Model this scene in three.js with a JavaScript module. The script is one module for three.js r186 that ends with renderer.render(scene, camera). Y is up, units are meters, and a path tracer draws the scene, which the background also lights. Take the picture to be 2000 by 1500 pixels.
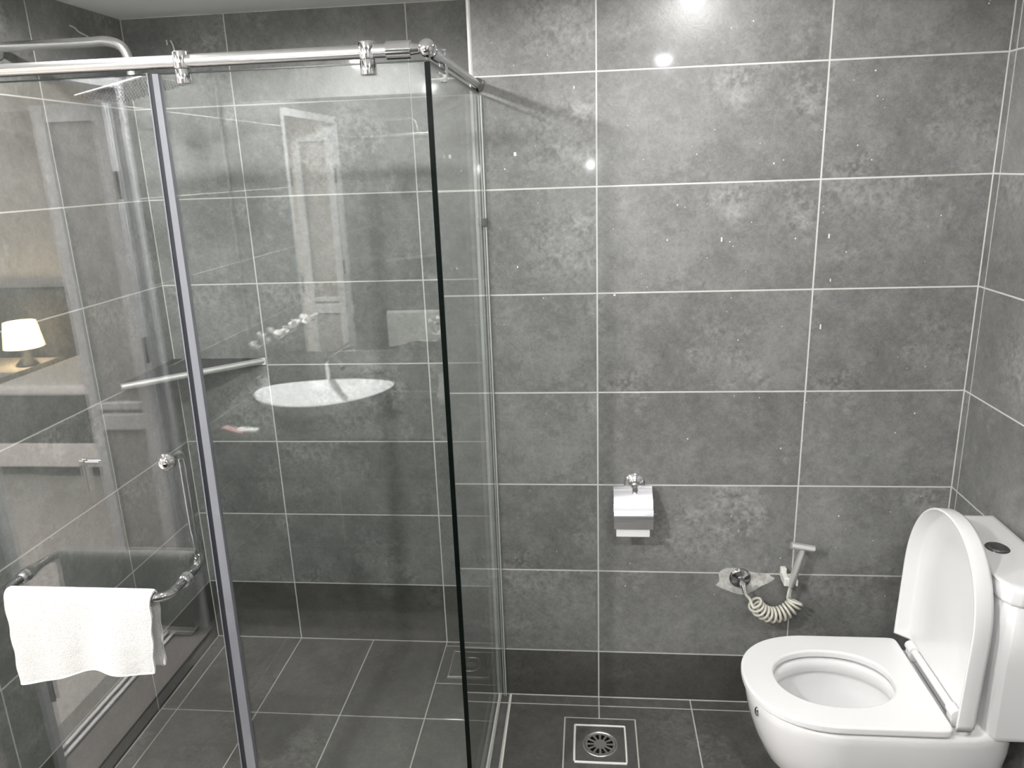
import * as THREE from 'three';
import { mergeGeometries, toCreasedNormals } from 'three/addons/utils/BufferGeometryUtils.js';
import { RoundedBoxGeometry } from 'three/addons/geometries/RoundedBoxGeometry.js';
import { RectAreaLightUniformsLib } from 'three/addons/lights/RectAreaLightUniformsLib.js';

// ------------------------------------------------------------------ camera, exposure, light levels
const scene = new THREE.Scene();
scene.background = new THREE.Color(0x000000);
const camera = new THREE.PerspectiveCamera(53.43, 2000 / 1500, 0.02, 40);
camera.position.set(-0.0231, 1.7388, 2.2122);
camera.rotation.set(-0.277, 0.1056, -0.0359, 'YXZ');
const renderer = new THREE.WebGLRenderer({ antialias: true });
renderer.toneMapping = THREE.LinearToneMapping;
renderer.toneMappingExposure = 1.95;
renderer.shadowMap.enabled = true;
RectAreaLightUniformsLib.init();
const CEIL = 2.253;
// recessed downlights, a two by two grid: [x, z, candela, where]
const DOWNLIGHTS = [
  [0.31, 0.49, 0.78, 'round recessed ceiling downlight over the toilet end'],
  [-1.08, 0.70, 1.7, 'round recessed ceiling downlight over the shower glass'],
  [0.36, 2.0, 2.2, 'round recessed ceiling downlight above the standing area'],
  [-1.0, 2.0, 6.6, 'round recessed ceiling downlight above the wash basin'],
];
const LIGHT_COLOR = new THREE.Color(1.0, 0.99, 0.985);
const TORCH = 0.35;
const BEDROOM = 44, BEDLAMP = 0.35;

// ------------------------------------------------------------------ helpers
const V = (x, y, z) => new THREE.Vector3(x, y, z);
let seed = 7;
const rnd = () => { seed = (seed * 1664525 + 1013904223) >>> 0; return seed / 4294967296; };
const counts = {};
function numbered(name) { const n = counts[name] = (counts[name] ?? -1) + 1; return n ? `${name}_${String(n).padStart(3, '0')}` : name; }
function tag(o, label, category, group) { o.userData.label = label; o.userData.category = category; if (group) o.userData.group = group; return o; }
function thing(name, label, category, pos = [0, 0, 0], group) {
  const g = new THREE.Group(); g.name = numbered(name); g.position.set(...pos); scene.add(g);
  return tag(g, label, category, group);
}
function part(name, geo, mat, parent, label) {
  if (Array.isArray(geo)) geo = mergeGeometries(geo.map((q) => { const r = q.index ? q.toNonIndexed() : q; for (const k of Object.keys(r.attributes)) if (!['position', 'normal', 'uv'].includes(k)) r.deleteAttribute(k); return r; }));
  const m = new THREE.Mesh(geo, mat); m.name = numbered(name); m.castShadow = m.receiveShadow = true;
  if (parent) { const p = parent.getWorldPosition(V(0, 0, 0)); m.position.copy(p).negate(); parent.add(m); } else scene.add(m);
  if (label) m.userData.label = label;
  return m;
}
function struct(name, geo, mat) { const m = part(name, geo, mat); m.userData.kind = 'structure'; return m; }
function box(x0, x1, y0, y1, z0, z1) { const g = new THREE.BoxGeometry(x1 - x0, y1 - y0, z1 - z0); g.translate((x0 + x1) / 2, (y0 + y1) / 2, (z0 + z1) / 2); return g; }
function rbox(x0, x1, y0, y1, z0, z1, r = 0.004, seg = 3) { const g = new RoundedBoxGeometry(x1 - x0, y1 - y0, z1 - z0, seg, r); g.translate((x0 + x1) / 2, (y0 + y1) / 2, (z0 + z1) / 2); return g; }
function rod(a, b, r0, r1 = r0, seg = 24) {
  const d = b.clone().sub(a), g = new THREE.CylinderGeometry(r1, r0, d.length(), seg);
  g.applyQuaternion(new THREE.Quaternion().setFromUnitVectors(V(0, 1, 0), d.clone().normalize()));
  g.translate((a.x + b.x) / 2, (a.y + b.y) / 2, (a.z + b.z) / 2); return g;
}
function ball(p, r, sy = 1) { const g = new THREE.SphereGeometry(r, 32, 20); g.scale(1, sy, 1); g.translate(p.x, p.y, p.z); return g; }
function tube(pts, r, n = 80, seg = 16, closed = false, tension = 0.5, type = 'catmullrom') { return new THREE.TubeGeometry(new THREE.CatmullRomCurve3(pts, closed, type, tension), n, r, seg, closed); }
function lathe(profile, at, dir, seg = 40) { // profile [[radius, along], ...]
  const g = new THREE.LatheGeometry(profile.map(([r, h]) => new THREE.Vector2(Math.max(r, 1e-4), h)), seg);
  g.applyQuaternion(new THREE.Quaternion().setFromUnitVectors(V(0, 1, 0), dir.clone().normalize())); g.translate(at.x, at.y, at.z); return g;
}
function loft(rings, closeEnds = true) { // rings: arrays of Vector3 with the same length
  const n = rings[0].length, pos = [], idx = [];
  rings.forEach((r) => r.forEach((p) => pos.push(p.x, p.y, p.z)));
  for (let i = 0; i < rings.length - 1; i++) for (let k = 0; k < n; k++) { const a = i * n + k, b = i * n + (k + 1) % n; idx.push(a, b, a + n, b, b + n, a + n); }
  if (closeEnds) for (const i of [0, rings.length - 1]) {
    const c = rings[i].reduce((s, p) => s.add(p), V(0, 0, 0)).divideScalar(n), at = pos.length / 3; pos.push(c.x, c.y, c.z);
    for (let k = 0; k < n; k++) { const a = i * n + k, b = i * n + (k + 1) % n; if (i) idx.push(a, b, at); else idx.push(b, a, at); }
  }
  const g = new THREE.BufferGeometry(); g.setAttribute('position', new THREE.Float32BufferAttribute(pos, 3));
  g.setAttribute('uv', new THREE.Float32BufferAttribute(new Float32Array(pos.length / 3 * 2), 2)); g.setIndex(idx); g.computeVertexNormals(); return g;
}
function flat(shape, y0, y1, bevel = 0, curve = 32) { // a shape drawn in (x, z), standing from y0 to y1
  const g = new THREE.ExtrudeGeometry(shape, { depth: y1 - y0 - 2 * bevel, bevelEnabled: bevel > 0, bevelThickness: bevel, bevelSize: bevel, bevelOffset: -bevel, bevelSegments: 4, curveSegments: curve });
  g.rotateX(Math.PI / 2); g.translate(0, y1 - bevel, 0); return g; // (x, y) -> (x, z)
}
function poly(pts) { const s = new THREE.Shape(); pts.forEach(([x, y], i) => (i ? s.lineTo(x, y) : s.moveTo(x, y))); s.closePath(); return s; }

// ------------------------------------------------------------------ textures
function noiseGrid(n) { const a = new Float32Array(n * n); for (let i = 0; i < a.length; i++) a[i] = rnd(); return a; }
function valueNoise(grid, n, x, y) { // periodic in n
  const x0 = Math.floor(x), y0 = Math.floor(y), fx = x - x0, fy = y - y0, sx = fx * fx * (3 - 2 * fx), sy = fy * fy * (3 - 2 * fy);
  const at = (i, j) => grid[(((j % n) + n) % n) * n + (((i % n) + n) % n)];
  return (at(x0, y0) * (1 - sx) + at(x0 + 1, y0) * sx) * (1 - sy) + (at(x0, y0 + 1) * (1 - sx) + at(x0 + 1, y0 + 1) * sx) * sy;
}
function field(size, octaves) { // octaves: [[cells, weight], ...]
  const f = new Float32Array(size * size);
  for (const [cells, w] of octaves) { const g = noiseGrid(cells); for (let y = 0, i = 0; y < size; y++) for (let x = 0; x < size; x++, i++) f[i] += w * (valueNoise(g, cells, x / size * cells, y / size * cells) - 0.5); }
  return f;
}
function texture(size, fn, srgb) {
  const d = new Uint8Array(size * size * 4);
  for (let i = 0; i < size * size; i++) { const c = fn(i); for (let k = 0; k < 3; k++) d[i * 4 + k] = Math.max(0, Math.min(255, Math.round(255 * (c.length ? c[k] : c)))); d[i * 4 + 3] = 255; }
  const t = new THREE.DataTexture(d, size, size); t.wrapS = t.wrapT = THREE.RepeatWrapping; t.magFilter = THREE.LinearFilter; t.minFilter = THREE.LinearMipmapLinearFilter; t.generateMipmaps = true;
  if (srgb) t.colorSpace = THREE.SRGBColorSpace; t.needsUpdate = true; return t;
}
const S = 1024, cloud = field(S, [[4, 0.5], [9, 0.55], [21, 0.5], [47, 0.45]]), mid = field(S, [[70, 0.5], [130, 0.6], [230, 0.5]]), fine = field(S, [[400, 0.7], [512, 0.6]]);
const worn = field(S, [[6, 1], [14, 0.8], [33, 0.5]]);
const stoneMap = texture(S, (i) => { const patch = Math.max(0, worn[i] - 0.12); const v = 0.80 + 0.12 * cloud[i] + (0.10 + 0.4 * patch) * mid[i] + 0.09 * fine[i] + 0.06 * patch; return [v, v, v * 0.99]; }, true);
const stoneBump = texture(S, (i) => 0.5 + 0.3 * mid[i] + 0.35 * fine[i]);
const stoneRough = texture(S, (i) => 0.72 + 0.10 * cloud[i] + 0.10 * mid[i]);
for (const t of [stoneMap, stoneBump, stoneRough]) t.repeat.set(1 / 1.3, 1 / 1.3);
const terryBump = texture(512, (() => { const a = field(512, [[170, 1], [90, 0.5], [256, 0.5]]); return (i) => 0.5 + 0.5 * a[i]; })());
terryBump.repeat.set(1 / 0.22, 1 / 0.22);
const clothMap = texture(256, (() => { const a = field(256, [[60, 0.5], [128, 0.7]]); return (i) => 0.8 + 0.3 * a[i]; })(), true);

// ------------------------------------------------------------------ materials
const stone = (c, rough = 0.48, o = {}) => new THREE.MeshPhysicalMaterial({ color: new THREE.Color().setRGB(...c), map: stoneMap, bumpMap: stoneBump, bumpScale: 0.00035, roughnessMap: stoneRough, roughness: rough, clearcoat: 0.12, clearcoatRoughness: 0.07, ...o });
const plain = (c, rough, o = {}) => new THREE.MeshPhysicalMaterial({ color: new THREE.Color().setRGB(...c), roughness: rough, ...o });
const M = {
  tile: [stone([0.345, 0.345, 0.341]), stone([0.36, 0.36, 0.355]), stone([0.33, 0.33, 0.327])],
  dark: [stone([0.138, 0.133, 0.127]), stone([0.146, 0.141, 0.134])],
  floor: [stone([0.165, 0.160, 0.152], 0.5), stone([0.158, 0.153, 0.146], 0.5), stone([0.172, 0.167, 0.159], 0.5)],
  grout: plain([0.66, 0.65, 0.62], 0.9), groutFloor: plain([0.50, 0.48, 0.44], 0.9), groutDirty: plain([0.15, 0.145, 0.135], 0.9),
  white: plain([0.93, 0.93, 0.91], 0.8), trim: plain([0.82, 0.82, 0.80], 0.4),
  ceramic: plain([0.83, 0.83, 0.83], 0.12, { clearcoat: 0.6, clearcoatRoughness: 0.04 }),
  seat: plain([0.84, 0.84, 0.84], 0.22),
  chromeMid: plain([0.60, 0.60, 0.61], 0.05, { metalness: 1 }),
  chromeDark: plain([0.42, 0.42, 0.43], 0.14, { metalness: 1 }),
  chrome: plain([0.78, 0.78, 0.79], 0.06, { metalness: 1 }),
  satin: plain([0.73, 0.73, 0.72], 0.27, { metalness: 1 }),
  brushed: plain([0.86, 0.85, 0.83], 0.42, { metalness: 0.75 }),
  drain: plain([0.40, 0.39, 0.37], 0.35, { metalness: 0.8 }),
  black: plain([0.012, 0.012, 0.012], 0.6),
  glass: plain([0.955, 0.972, 0.962], 0.0, { transmission: 1, thickness: 0, ior: 1.75, side: THREE.DoubleSide }),
  glassEdge: plain([0.002, 0.004, 0.003], 0.25, { specularIntensity: 0.25 }),
  glassRim: plain([0.015, 0.024, 0.021], 0.3, { specularIntensity: 0.4 }),
  seal: plain([0.30, 0.303, 0.335], 0.3, { transmission: 0.3, thickness: 0 }),
  sealDark: plain([0.02, 0.022, 0.028], 0.3),
  channel: plain([0.55, 0.57, 0.55], 0.3),
  towel: plain([0.70, 0.695, 0.68], 0.95, { bumpMap: terryBump, bumpScale: 0.002, sheen: 0.3, sheenColor: new THREE.Color(1, 1, 1) }),
  paper: plain([0.85, 0.85, 0.83], 0.95),
  cement: plain([0.78, 0.77, 0.74], 0.9, { map: stoneMap }),
  hose: plain([0.66, 0.64, 0.56], 0.35),
  plastic: plain([0.82, 0.81, 0.76], 0.35),
  mirror: plain([0.92, 0.93, 0.92], 0.0, { metalness: 1 }),
  shelf: stone([0.05, 0.05, 0.05], 0.6),
  granite: stone([0.06, 0.058, 0.055], 0.25),
  alu: plain([0.72, 0.72, 0.74], 0.45),
  panel: plain([0.43, 0.405, 0.395], 0.45), sill: plain([0.20, 0.19, 0.183], 0.4),
  bedWall: plain([0.66, 0.63, 0.615], 0.85), bedFloor: plain([0.36, 0.34, 0.33], 0.6), linen: plain([0.80, 0.775, 0.76], 0.9),
  fabric: plain([0.11, 0.108, 0.105], 0.95, { map: clothMap }), wood: plain([0.60, 0.55, 0.50], 0.5), metalDark: plain([0.10, 0.10, 0.10], 0.4, { metalness: 0.6 }),
  petal: plain([0.84, 0.82, 0.80], 0.6), leaf: plain([0.09, 0.16, 0.06], 0.5), pink: plain([0.70, 0.42, 0.40], 0.6),
};
const pick = (list) => list[Math.floor(rnd() * list.length)];

// ------------------------------------------------------------------ tiles: chamfered slabs that stand proud of their grout bed
const T = 0.008, JOINT = 0.0046, RECESS = 0.0009, tileCache = new Map();
function slab(w, h, variant) { // lies in (x, y), face towards +z at z = 0
  const key = [w.toFixed(4), h.toFixed(4), variant].join();
  if (tileCache.has(key)) return tileCache.get(key);
  const c = 0.0006, ring = (i, z) => [[i, i, z], [w - i, i, z], [w - i, h - i, z], [i, h - i, z]], r = [ring(0, -T), ring(0, -c), ring(c, 0)];
  const pos = [], uv = [], ou = variant * 0.37, ov = variant * 0.61, quad = (a, b, d, e) => { for (const p of [a, b, d, a, d, e]) { pos.push(...p); uv.push(p[0] + ou, p[1] + ov); } };
  for (let k = 0; k < 4; k++) for (let i = 0; i < 2; i++) quad(r[i][k], r[i][(k + 1) % 4], r[i + 1][(k + 1) % 4], r[i + 1][k]);
  quad(...r[2]);
  const g = new THREE.BufferGeometry(); g.setAttribute('position', new THREE.Float32BufferAttribute(pos, 3)); g.setAttribute('uv', new THREE.Float32BufferAttribute(uv, 2)); g.computeVertexNormals();
  tileCache.set(key, g); return g;
}
// face: maps (s, t) of the wall and its outward normal into the room; cells between the cut positions
function layTiles(parent, toWorld, rotation, cutsS, cutsT, mats, skip) {
  for (let j = 0; j < cutsT.length - 1; j++) for (let i = 0; i < cutsS.length - 1; i++) {
    if (skip && skip(i, j)) continue;
    const w = cutsS[i + 1] - cutsS[i] - JOINT, h = cutsT[j + 1] - cutsT[j] - JOINT;
    const m = new THREE.Mesh(slab(w, h, Math.floor(rnd() * 5)), pick(mats(i, j))); m.name = numbered('tile'); m.castShadow = m.receiveShadow = true;
    m.position.copy(toWorld(cutsS[i] + JOINT / 2, cutsT[j] + JOINT / 2)); m.rotation.copy(rotation); parent.add(m);
  }
}
const ROWS = [0.0, 0.178, 0.478, 0.778, 1.078, 1.378, 1.678, 1.978, CEIL];
const ROWS_SHOWER = [-0.086, 0.1695, 0.4695, 0.7695, 1.0695, 1.3695, 1.6695, 1.9695, CEIL];
const wallMats = (i, j) => (j === 0 ? M.dark : M.tile);

// back wall of the room (with the toilet fittings), z = 0
const XR = 1.046, XL = -1.56, ZN = -0.408, XE = -0.341, XG = -0.322, ZG = 0.69, ZF = 2.42, DOOR0 = 0.845, DOOR1 = 1.70;
const R0 = new THREE.Euler(0, 0, 0), RL = new THREE.Euler(0, Math.PI / 2, 0), RR = new THREE.Euler(0, -Math.PI / 2, 0), RB = new THREE.Euler(0, Math.PI, 0), RF = new THREE.Euler(-Math.PI / 2, 0, 0);
const backWall = struct('wall_back', box(XE + 0.003, XR + 0.15, -0.3, CEIL, -0.30, -RECESS), M.grout);
layTiles(backWall, (s, t) => V(s, t, 0), R0, [XE + 0.004, 0, 0.6044, XR], ROWS, wallMats);
// niche behind the shower
const nicheWall = struct('wall_back_shower', box(XL - 0.12, 0.1, -0.35, CEIL, ZN - 0.15, ZN - RECESS), M.grout);
layTiles(nicheWall, (s, t) => V(s, t, ZN), R0, [XL, -1.2046, -0.6002, XE], ROWS_SHOWER, wallMats);
const nicheSide = struct('wall_shower_return', box(XE + RECESS, XE + 0.09, -0.35, CEIL, ZN, -0.002), M.grout);
layTiles(nicheSide, (s, t) => V(XE, t, s), new THREE.Euler(0, -Math.PI / 2, 0), [ZN, -0.0015], ROWS_SHOWER, wallMats);
// left wall with the door opening
const leftWall = struct('wall_left', [box(XL - 0.1, XL - RECESS, -0.35, CEIL, ZN - 0.15, DOOR0), box(XL - 0.1, XL - RECESS, -0.35, CEIL, DOOR1, ZF + 0.1), box(XL - 0.1, XL - RECESS, 2.06, CEIL, DOOR0, DOOR1)], M.grout);
layTiles(leftWall, (s, t) => V(XL, t, -s), RL, [-DOOR0, -0.652, -0.047, -ZN], ROWS_SHOWER, wallMats);
layTiles(leftWall, (s, t) => V(XL, t, -s), RL, [-ZF, -2.305, -DOOR1], ROWS, wallMats);
layTiles(leftWall, (s, t) => V(XL, t, -s), RL, [-DOOR1, -1.257, -DOOR0], [2.062, CEIL], () => M.tile);
// right wall: a narrow strip in the corner, then whole tiles
const rightWall = struct('wall_right', box(XR + RECESS, XR + 0.15, -0.3, CEIL, -0.2, ZF + 0.1), M.grout);
layTiles(rightWall, (s, t) => V(XR, t, s), RR, [0, 0.0331, 0.6375, 1.2419, 1.8463, ZF], ROWS, wallMats);
// wall behind the camera
const frontWall = struct('wall_front', box(XL - 0.1, XR + 0.15, -0.3, CEIL, ZF + RECESS, ZF + 0.12), M.grout);
layTiles(frontWall, (s, t) => V(-s, t, ZF), RB, [-XR, -0.6044, 0, 0.6044, 1.2088, -XL], ROWS, wallMats);
struct('ceiling', box(XL - 0.1, XR + 0.15, CEIL, CEIL + 0.12, ZN - 0.15, ZF + 0.12), M.white);

// floors. Main floor at 0, shower tray floor 86 mm lower
const SF = -0.086;
function slabWithPit(x0, x1, z0, z1, y0, y1, cx, cz, rad) { const s = poly([[x0, z0], [x1, z0], [x1, z1], [x0, z1]]), h = new THREE.Path(); h.absarc(cx, cz, rad, 0, Math.PI * 2, true); s.holes.push(h); return flat(s, y0, y1, 0, 40); }
const floor = struct('floor', slabWithPit(-0.335, XR + 0.1, -0.02, ZF + 0.1, -0.25, -RECESS, 0.0015, 0.2195, 0.0475), M.groutFloor);
part('mortar_bed', box(XL - 0.05, -0.335, -0.25, -RECESS, 0.66, ZF + 0.1), M.groutDirty, floor, 'grimy joints near the door');
const DR = { x0: -0.1115, x1: 0.1155, z0: 0.105, z1: 0.332 };
const floorMats = () => M.floor;
function floorTile(shape, y, parent) { const m = part('tile', flat(shape, y - T, y, 0.0006, 6), pick(M.floor), parent); return m; }
layTiles(floor, (s, t) => V(s, 0, -t), RF, [-0.335, -0.3023, 0, 0.3035, 0.606, 0.9084, XR], [-ZF, -1.85, -1.248, -0.646, -0.045, 0], floorMats, (i, j) => j === 3 && (i === 1 || i === 2));
layTiles(floor, (s, t) => V(s, 0, -t), RF, [XL, -1.512, -1.2092, -0.9069, -0.6046, -0.335], [-ZF, -1.85, -1.248, -0.66], floorMats);
const J = JOINT / 2;
floorTile(poly([[-0.3023 + J, 0.045 + J], [-J, 0.045 + J], [-J, DR.z0 - J], [DR.x0 - J, DR.z0 - J], [DR.x0 - J, DR.z1 + J], [-J, DR.z1 + J], [-J, 0.646 - J], [-0.3023 + J, 0.646 - J]]), 0, floor);
floorTile(poly([[J, 0.045 + J], [0.3035 - J, 0.045 + J], [0.3035 - J, 0.646 - J], [J, 0.646 - J], [J, DR.z1 + J], [DR.x1 + J, DR.z1 + J], [DR.x1 + J, DR.z0 - J], [J, DR.z0 - J]]), 0, floor);
function squareRing(x0, x1, z0, z1, hx0, hx1, hz0, hz1) { const s = poly([[x0, z0], [x1, z0], [x1, z1], [x0, z1]]); s.holes.push(poly([[hx0, hz0], [hx0, hz1], [hx1, hz1], [hx1, hz0]])); return s; }
floorTile(squareRing(DR.x0 + J, DR.x1 - J, DR.z0 + J, DR.z1 - J, -0.0775, 0.0805, 0.1405, 0.2985), 0, floor);
// shower floor
const SDR = { x0: -0.598, x1: -0.362, z0: -0.383, z1: -0.155 };
const showerFloor = struct('floor_shower', slabWithPit(XL - 0.05, -0.335, ZN - 0.05, 0.66, SF - 0.15, SF - RECESS, -0.4815, -0.2675, 0.039), M.groutFloor);
layTiles(showerFloor, (s, t) => V(s, SF, -t), RF, [XL, -1.502, -1.2046, -0.9023, -0.6], [-0.66, -0.635, -0.034, -ZN], floorMats);
layTiles(showerFloor, (s, t) => V(s, SF, -t), RF, [-0.6, -0.335], [-0.66, -0.635, -0.034, -SDR.z1], floorMats);
layTiles(showerFloor, (s, t) => V(s, SF, -t), RF, [-0.6, -0.335], [-SDR.z0, -ZN], floorMats);
floorTile(squareRing(-0.598, -0.337, SDR.z0 + J, SDR.z1 - J, -0.561, -0.402, -0.348, -0.187), SF, showerFloor);
// white edge trim on the outer corner of the back wall
struct('trim_1', rbox(XE - 0.004, XE + 0.0035, SF, CEIL, -0.006, 0.0022, 0.0015, 2), M.trim);
// worn cement where the wall was patched round the hose valve
{
  const pts = [[0.372, 0.435], [0.382, 0.452], [0.380, 0.478], [0.398, 0.494], [0.430, 0.497], [0.462, 0.488], [0.500, 0.481], [0.533, 0.478], [0.541, 0.470], [0.553, 0.463], [0.540, 0.450], [0.512, 0.434], [0.494, 0.420], [0.470, 0.407], [0.446, 0.404], [0.412, 0.416], [0.386, 0.427]];
  const s = new THREE.Shape(); s.moveTo(...pts[0]); s.splineThru([...pts.slice(1), pts[0]].map((p) => new THREE.Vector2(...p)));
  const g = new THREE.ExtrudeGeometry(s, { depth: 0.001, bevelEnabled: false, curveSegments: 3 });
  part('cement_patch', g, M.cement, backWall, 'pale smear of cement round the hose valve');
}
// paint flecks on the walls
{
  const g = [];
  for (const [x, y, w, h] of [[0.347, 1.523, 0.004, 0.012], [0.637, 1.525, 0.004, 0.012], [0.633, 1.27, 0.004, 0.014], [-0.226, 1.773, 0.007, 0.010], [0.65, 1.403, 0.003, 0.008], [0.05, 1.372, 0.006, 0.005], [-0.06, 1.94, 0.003, 0.007], [0.27, 0.93, 0.004, 0.004], [0.545, 0.9, 0.004, 0.004], [0.73, 0.68, 0.004, 0.004]]) { const b = box(x - w / 2, x + w / 2, y - h / 2, y + h / 2, 0, 0.0007); g.push(b); }
  for (let k = 0; k < 90; k++) { const x = -0.3 + 1.32 * rnd(), y = 0.3 + 1.8 * rnd(), r = 0.0008 + 0.0012 * rnd() * rnd(); g.push(box(x - r, x + r, y - r * (1 + rnd()), y + r, 0, 0.0006)); }
  part('paint_flecks', g, M.trim, backWall).userData.kind = 'stuff';
}

// ------------------------------------------------------------------ lamps
for (const [x, z, cd, label] of DOWNLIGHTS) {
  const t = thing('ceiling_light', label, 'ceiling light', [x, CEIL, z]);
  part('trim_ring', lathe([[0.040, -0.001], [0.040, -0.004], [0.052, -0.006], [0.056, -0.002], [0.056, 0.001]], V(x, CEIL, z), V(0, 1, 0)), M.trim, t);
  part('lens', lathe([[0.0001, -0.003], [0.040, -0.003], [0.040, 0.0]], V(x, CEIL, z), V(0, 1, 0)), plain([0.9, 0.9, 0.9], 0.5, { emissive: LIGHT_COLOR, emissiveIntensity: 3 }), t);
  const l = new THREE.SpotLight(LIGHT_COLOR, cd, 0, 1.55, 0.14, 2); l.position.set(x, CEIL - 0.012, z); l.target.position.set(x, 0, z); l.castShadow = true; l.shadow.radius = 1.8; l.name = 'downlight'; scene.add(l, l.target);
}

{ // a narrow spot over the basin
  const x = -1.15, z = 2.24, t = thing('ceiling_light', 'small narrow-beam ceiling spot above the wash basin beside the mirror', 'ceiling light', [x, CEIL, z]);
  part('trim_ring', lathe([[0.025, -0.001], [0.025, -0.004], [0.034, -0.005], [0.037, -0.002], [0.037, 0.001]], V(x, CEIL, z), V(0, 1, 0)), M.trim, t);
  part('lens', lathe([[0.0001, -0.003], [0.025, -0.003], [0.025, 0.0]], V(x, CEIL, z), V(0, 1, 0)), plain([0.9, 0.9, 0.9], 0.5, { emissive: LIGHT_COLOR, emissiveIntensity: 3 }), t);
  const l = new THREE.SpotLight(LIGHT_COLOR, 9, 0, 0.34, 0.4, 2); l.position.set(x, CEIL - 0.01, z); l.target.position.set(-1.15, 0.75, 2.17); l.castShadow = true; l.name = 'basin_spot'; scene.add(l, l.target);
}
// smears of white paint on the tiles above the rail
part('paint_smear', tube([V(XL + 0.0005, 2.190, -0.13), V(XL + 0.0005, 2.187, -0.155), V(XL + 0.0005, 2.178, -0.175), V(XL + 0.0005, 2.172, -0.215)], 0.0022, 20, 6), M.trim, leftWall);
part('paint_smear', [tube([V(-1.395, 2.180, ZN + 0.0005), V(-1.389, 2.165, ZN + 0.0005), V(-1.385, 2.135, ZN + 0.0005)], 0.0028, 16, 6), tube([V(-1.409, 2.182, ZN + 0.0005), V(-1.408, 2.166, ZN + 0.0005)], 0.0026, 8, 6)], M.trim, nicheWall);
// ------------------------------------------------------------------ shower enclosure
const GT = 0.004; // half thickness of the glass
const fixedPanel = thing('front_glass_panel', 'clear fixed glass panel between the door seal and the black glass edge', 'glass panel', [-0.6, 0, ZG]);
part('pane', box(-0.860, XG - 0.006, 0.012, 1.935, ZG - GT, ZG + GT), M.glass, fixedPanel);
part('top_edge', box(-0.860, XG - 0.006, 1.935, 1.9372, ZG - GT, ZG + GT), M.glassRim, fixedPanel);
part('bottom_seal', rbox(-0.860, XG - 0.006, 0.0, 0.014, ZG - 0.006, ZG + 0.006, 0.002, 2), M.channel, fixedPanel);
const sidePanel = thing('side_glass_panel', 'clear side glass panel with a black front edge joining the tiled wall', 'glass panel', [XG, 0, 0.35]);
part('pane', box(XG - GT, XG + GT, 0.012, 1.933, 0.006, ZG + 0.002), M.glass, sidePanel);
part('top_edge', box(XG - GT, XG + GT, 1.933, 1.9365, 0.012, ZG), M.glassRim, sidePanel);
part('front_edge', box(XG - 0.0052, XG + 0.0052, 0.012, 1.9335, ZG + 0.001, ZG + 0.006), M.glassEdge, sidePanel, 'black polished vertical edge');
part('wall_channel', [rbox(XG - 0.010, XG - 0.0055, 0.0, 1.93, 0.0, 0.012, 0.001, 2), rbox(XG + 0.0055, XG + 0.009, 0.0, 1.93, 0.0, 0.012, 0.001, 2)], M.channel, sidePanel);
part('floor_channel', [rbox(XG - 0.017, XG - 0.006, 0.0, 0.012, 0.0, ZG, 0.002, 2)], M.channel, sidePanel);
part('sealant_bead', tube([V(-0.298, 0.001, 0.004), V(-0.297, 0.001, 0.2), V(-0.2955, 0.001, 0.4), V(-0.2955, 0.001, ZG)], 0.0035, 20, 8), M.plastic, sidePanel, 'off-white line of sealant');
part('wall_clip', rbox(XG + 0.003, XG + 0.012, 1.578, 1.602, 0.0, 0.026, 0.002, 2), M.chromeDark, sidePanel);
const door = thing('shower_door', 'clear glass shower door with a grey seal strip, pull handle and towel bar', 'shower door', [-1.2, 0, ZG]);
part('pane', box(-1.553, -0.874, 0.012, 1.935, ZG - GT, ZG + GT), M.glass, door);
part('top_edge', box(-1.553, -0.876, 1.935, 1.9372, ZG - GT, ZG + GT), M.glassRim, door);
{
  const strip = (x0t, x1t, x0b, x1b, z0, z1) => { const yt = 1.936, yb = 0.006; return loft([[V(x0b, yb, z0), V(x0b, yb, z1), V(x1b, yb, z1), V(x1b, yb, z0)], [V(x0t, yt, z0), V(x0t, yt, z1), V(x1t, yt, z1), V(x1t, yt, z0)]]).toNonIndexed(); };
  const sharp = (g) => { g.computeVertexNormals(); return g; };
  part('seal_strip', sharp(strip(-0.864, -0.852, -0.897, -0.872, ZG - 0.006, ZG + 0.008)), M.seal, door, 'pale grey translucent seal strip');
  part('seal_lip', sharp(strip(-0.876, -0.8735, -0.9135, -0.9105, ZG - 0.006, ZG + 0.007)), M.seal, door);
  part('seal_groove', sharp(strip(-0.8735, -0.864, -0.9105, -0.897, ZG - 0.005, ZG + 0.005)), M.sealDark, door);
}
// pull handle inside the shower and the towel bar outside share the lower bolt
const HX = -0.968, HYT = 1.13, HYB = 0.838, HZ = ZG - 0.052;
part('pull_handle', tube([V(HX, HYT, ZG - 0.004), V(HX, HYT, ZG - 0.03), V(HX, HYT - 0.006, HZ + 0.004), V(HX, HYT - 0.03, HZ), V(HX, 1.05, HZ), V(HX, 0.94, HZ), V(HX, HYB + 0.035, HZ), V(HX, HYB + 0.008, HZ + 0.006), V(HX, HYB, HZ + 0.02), V(HX, HYB, ZG - 0.004)], 0.0095, 120, 20), M.chromeMid, door, 'chrome pull handle on the inner side');
part('handle_knob', lathe([[0.0001, 0.022], [0.010, 0.021], [0.0135, 0.017], [0.012, 0.012], [0.0185, 0.009], [0.0195, 0.004], [0.0195, 0.0]], V(HX, HYT, ZG + GT), V(0, 0, 1)), M.chrome, door);
const BX0 = -1.375, BZ = 0.782, BY = 0.836;
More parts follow.
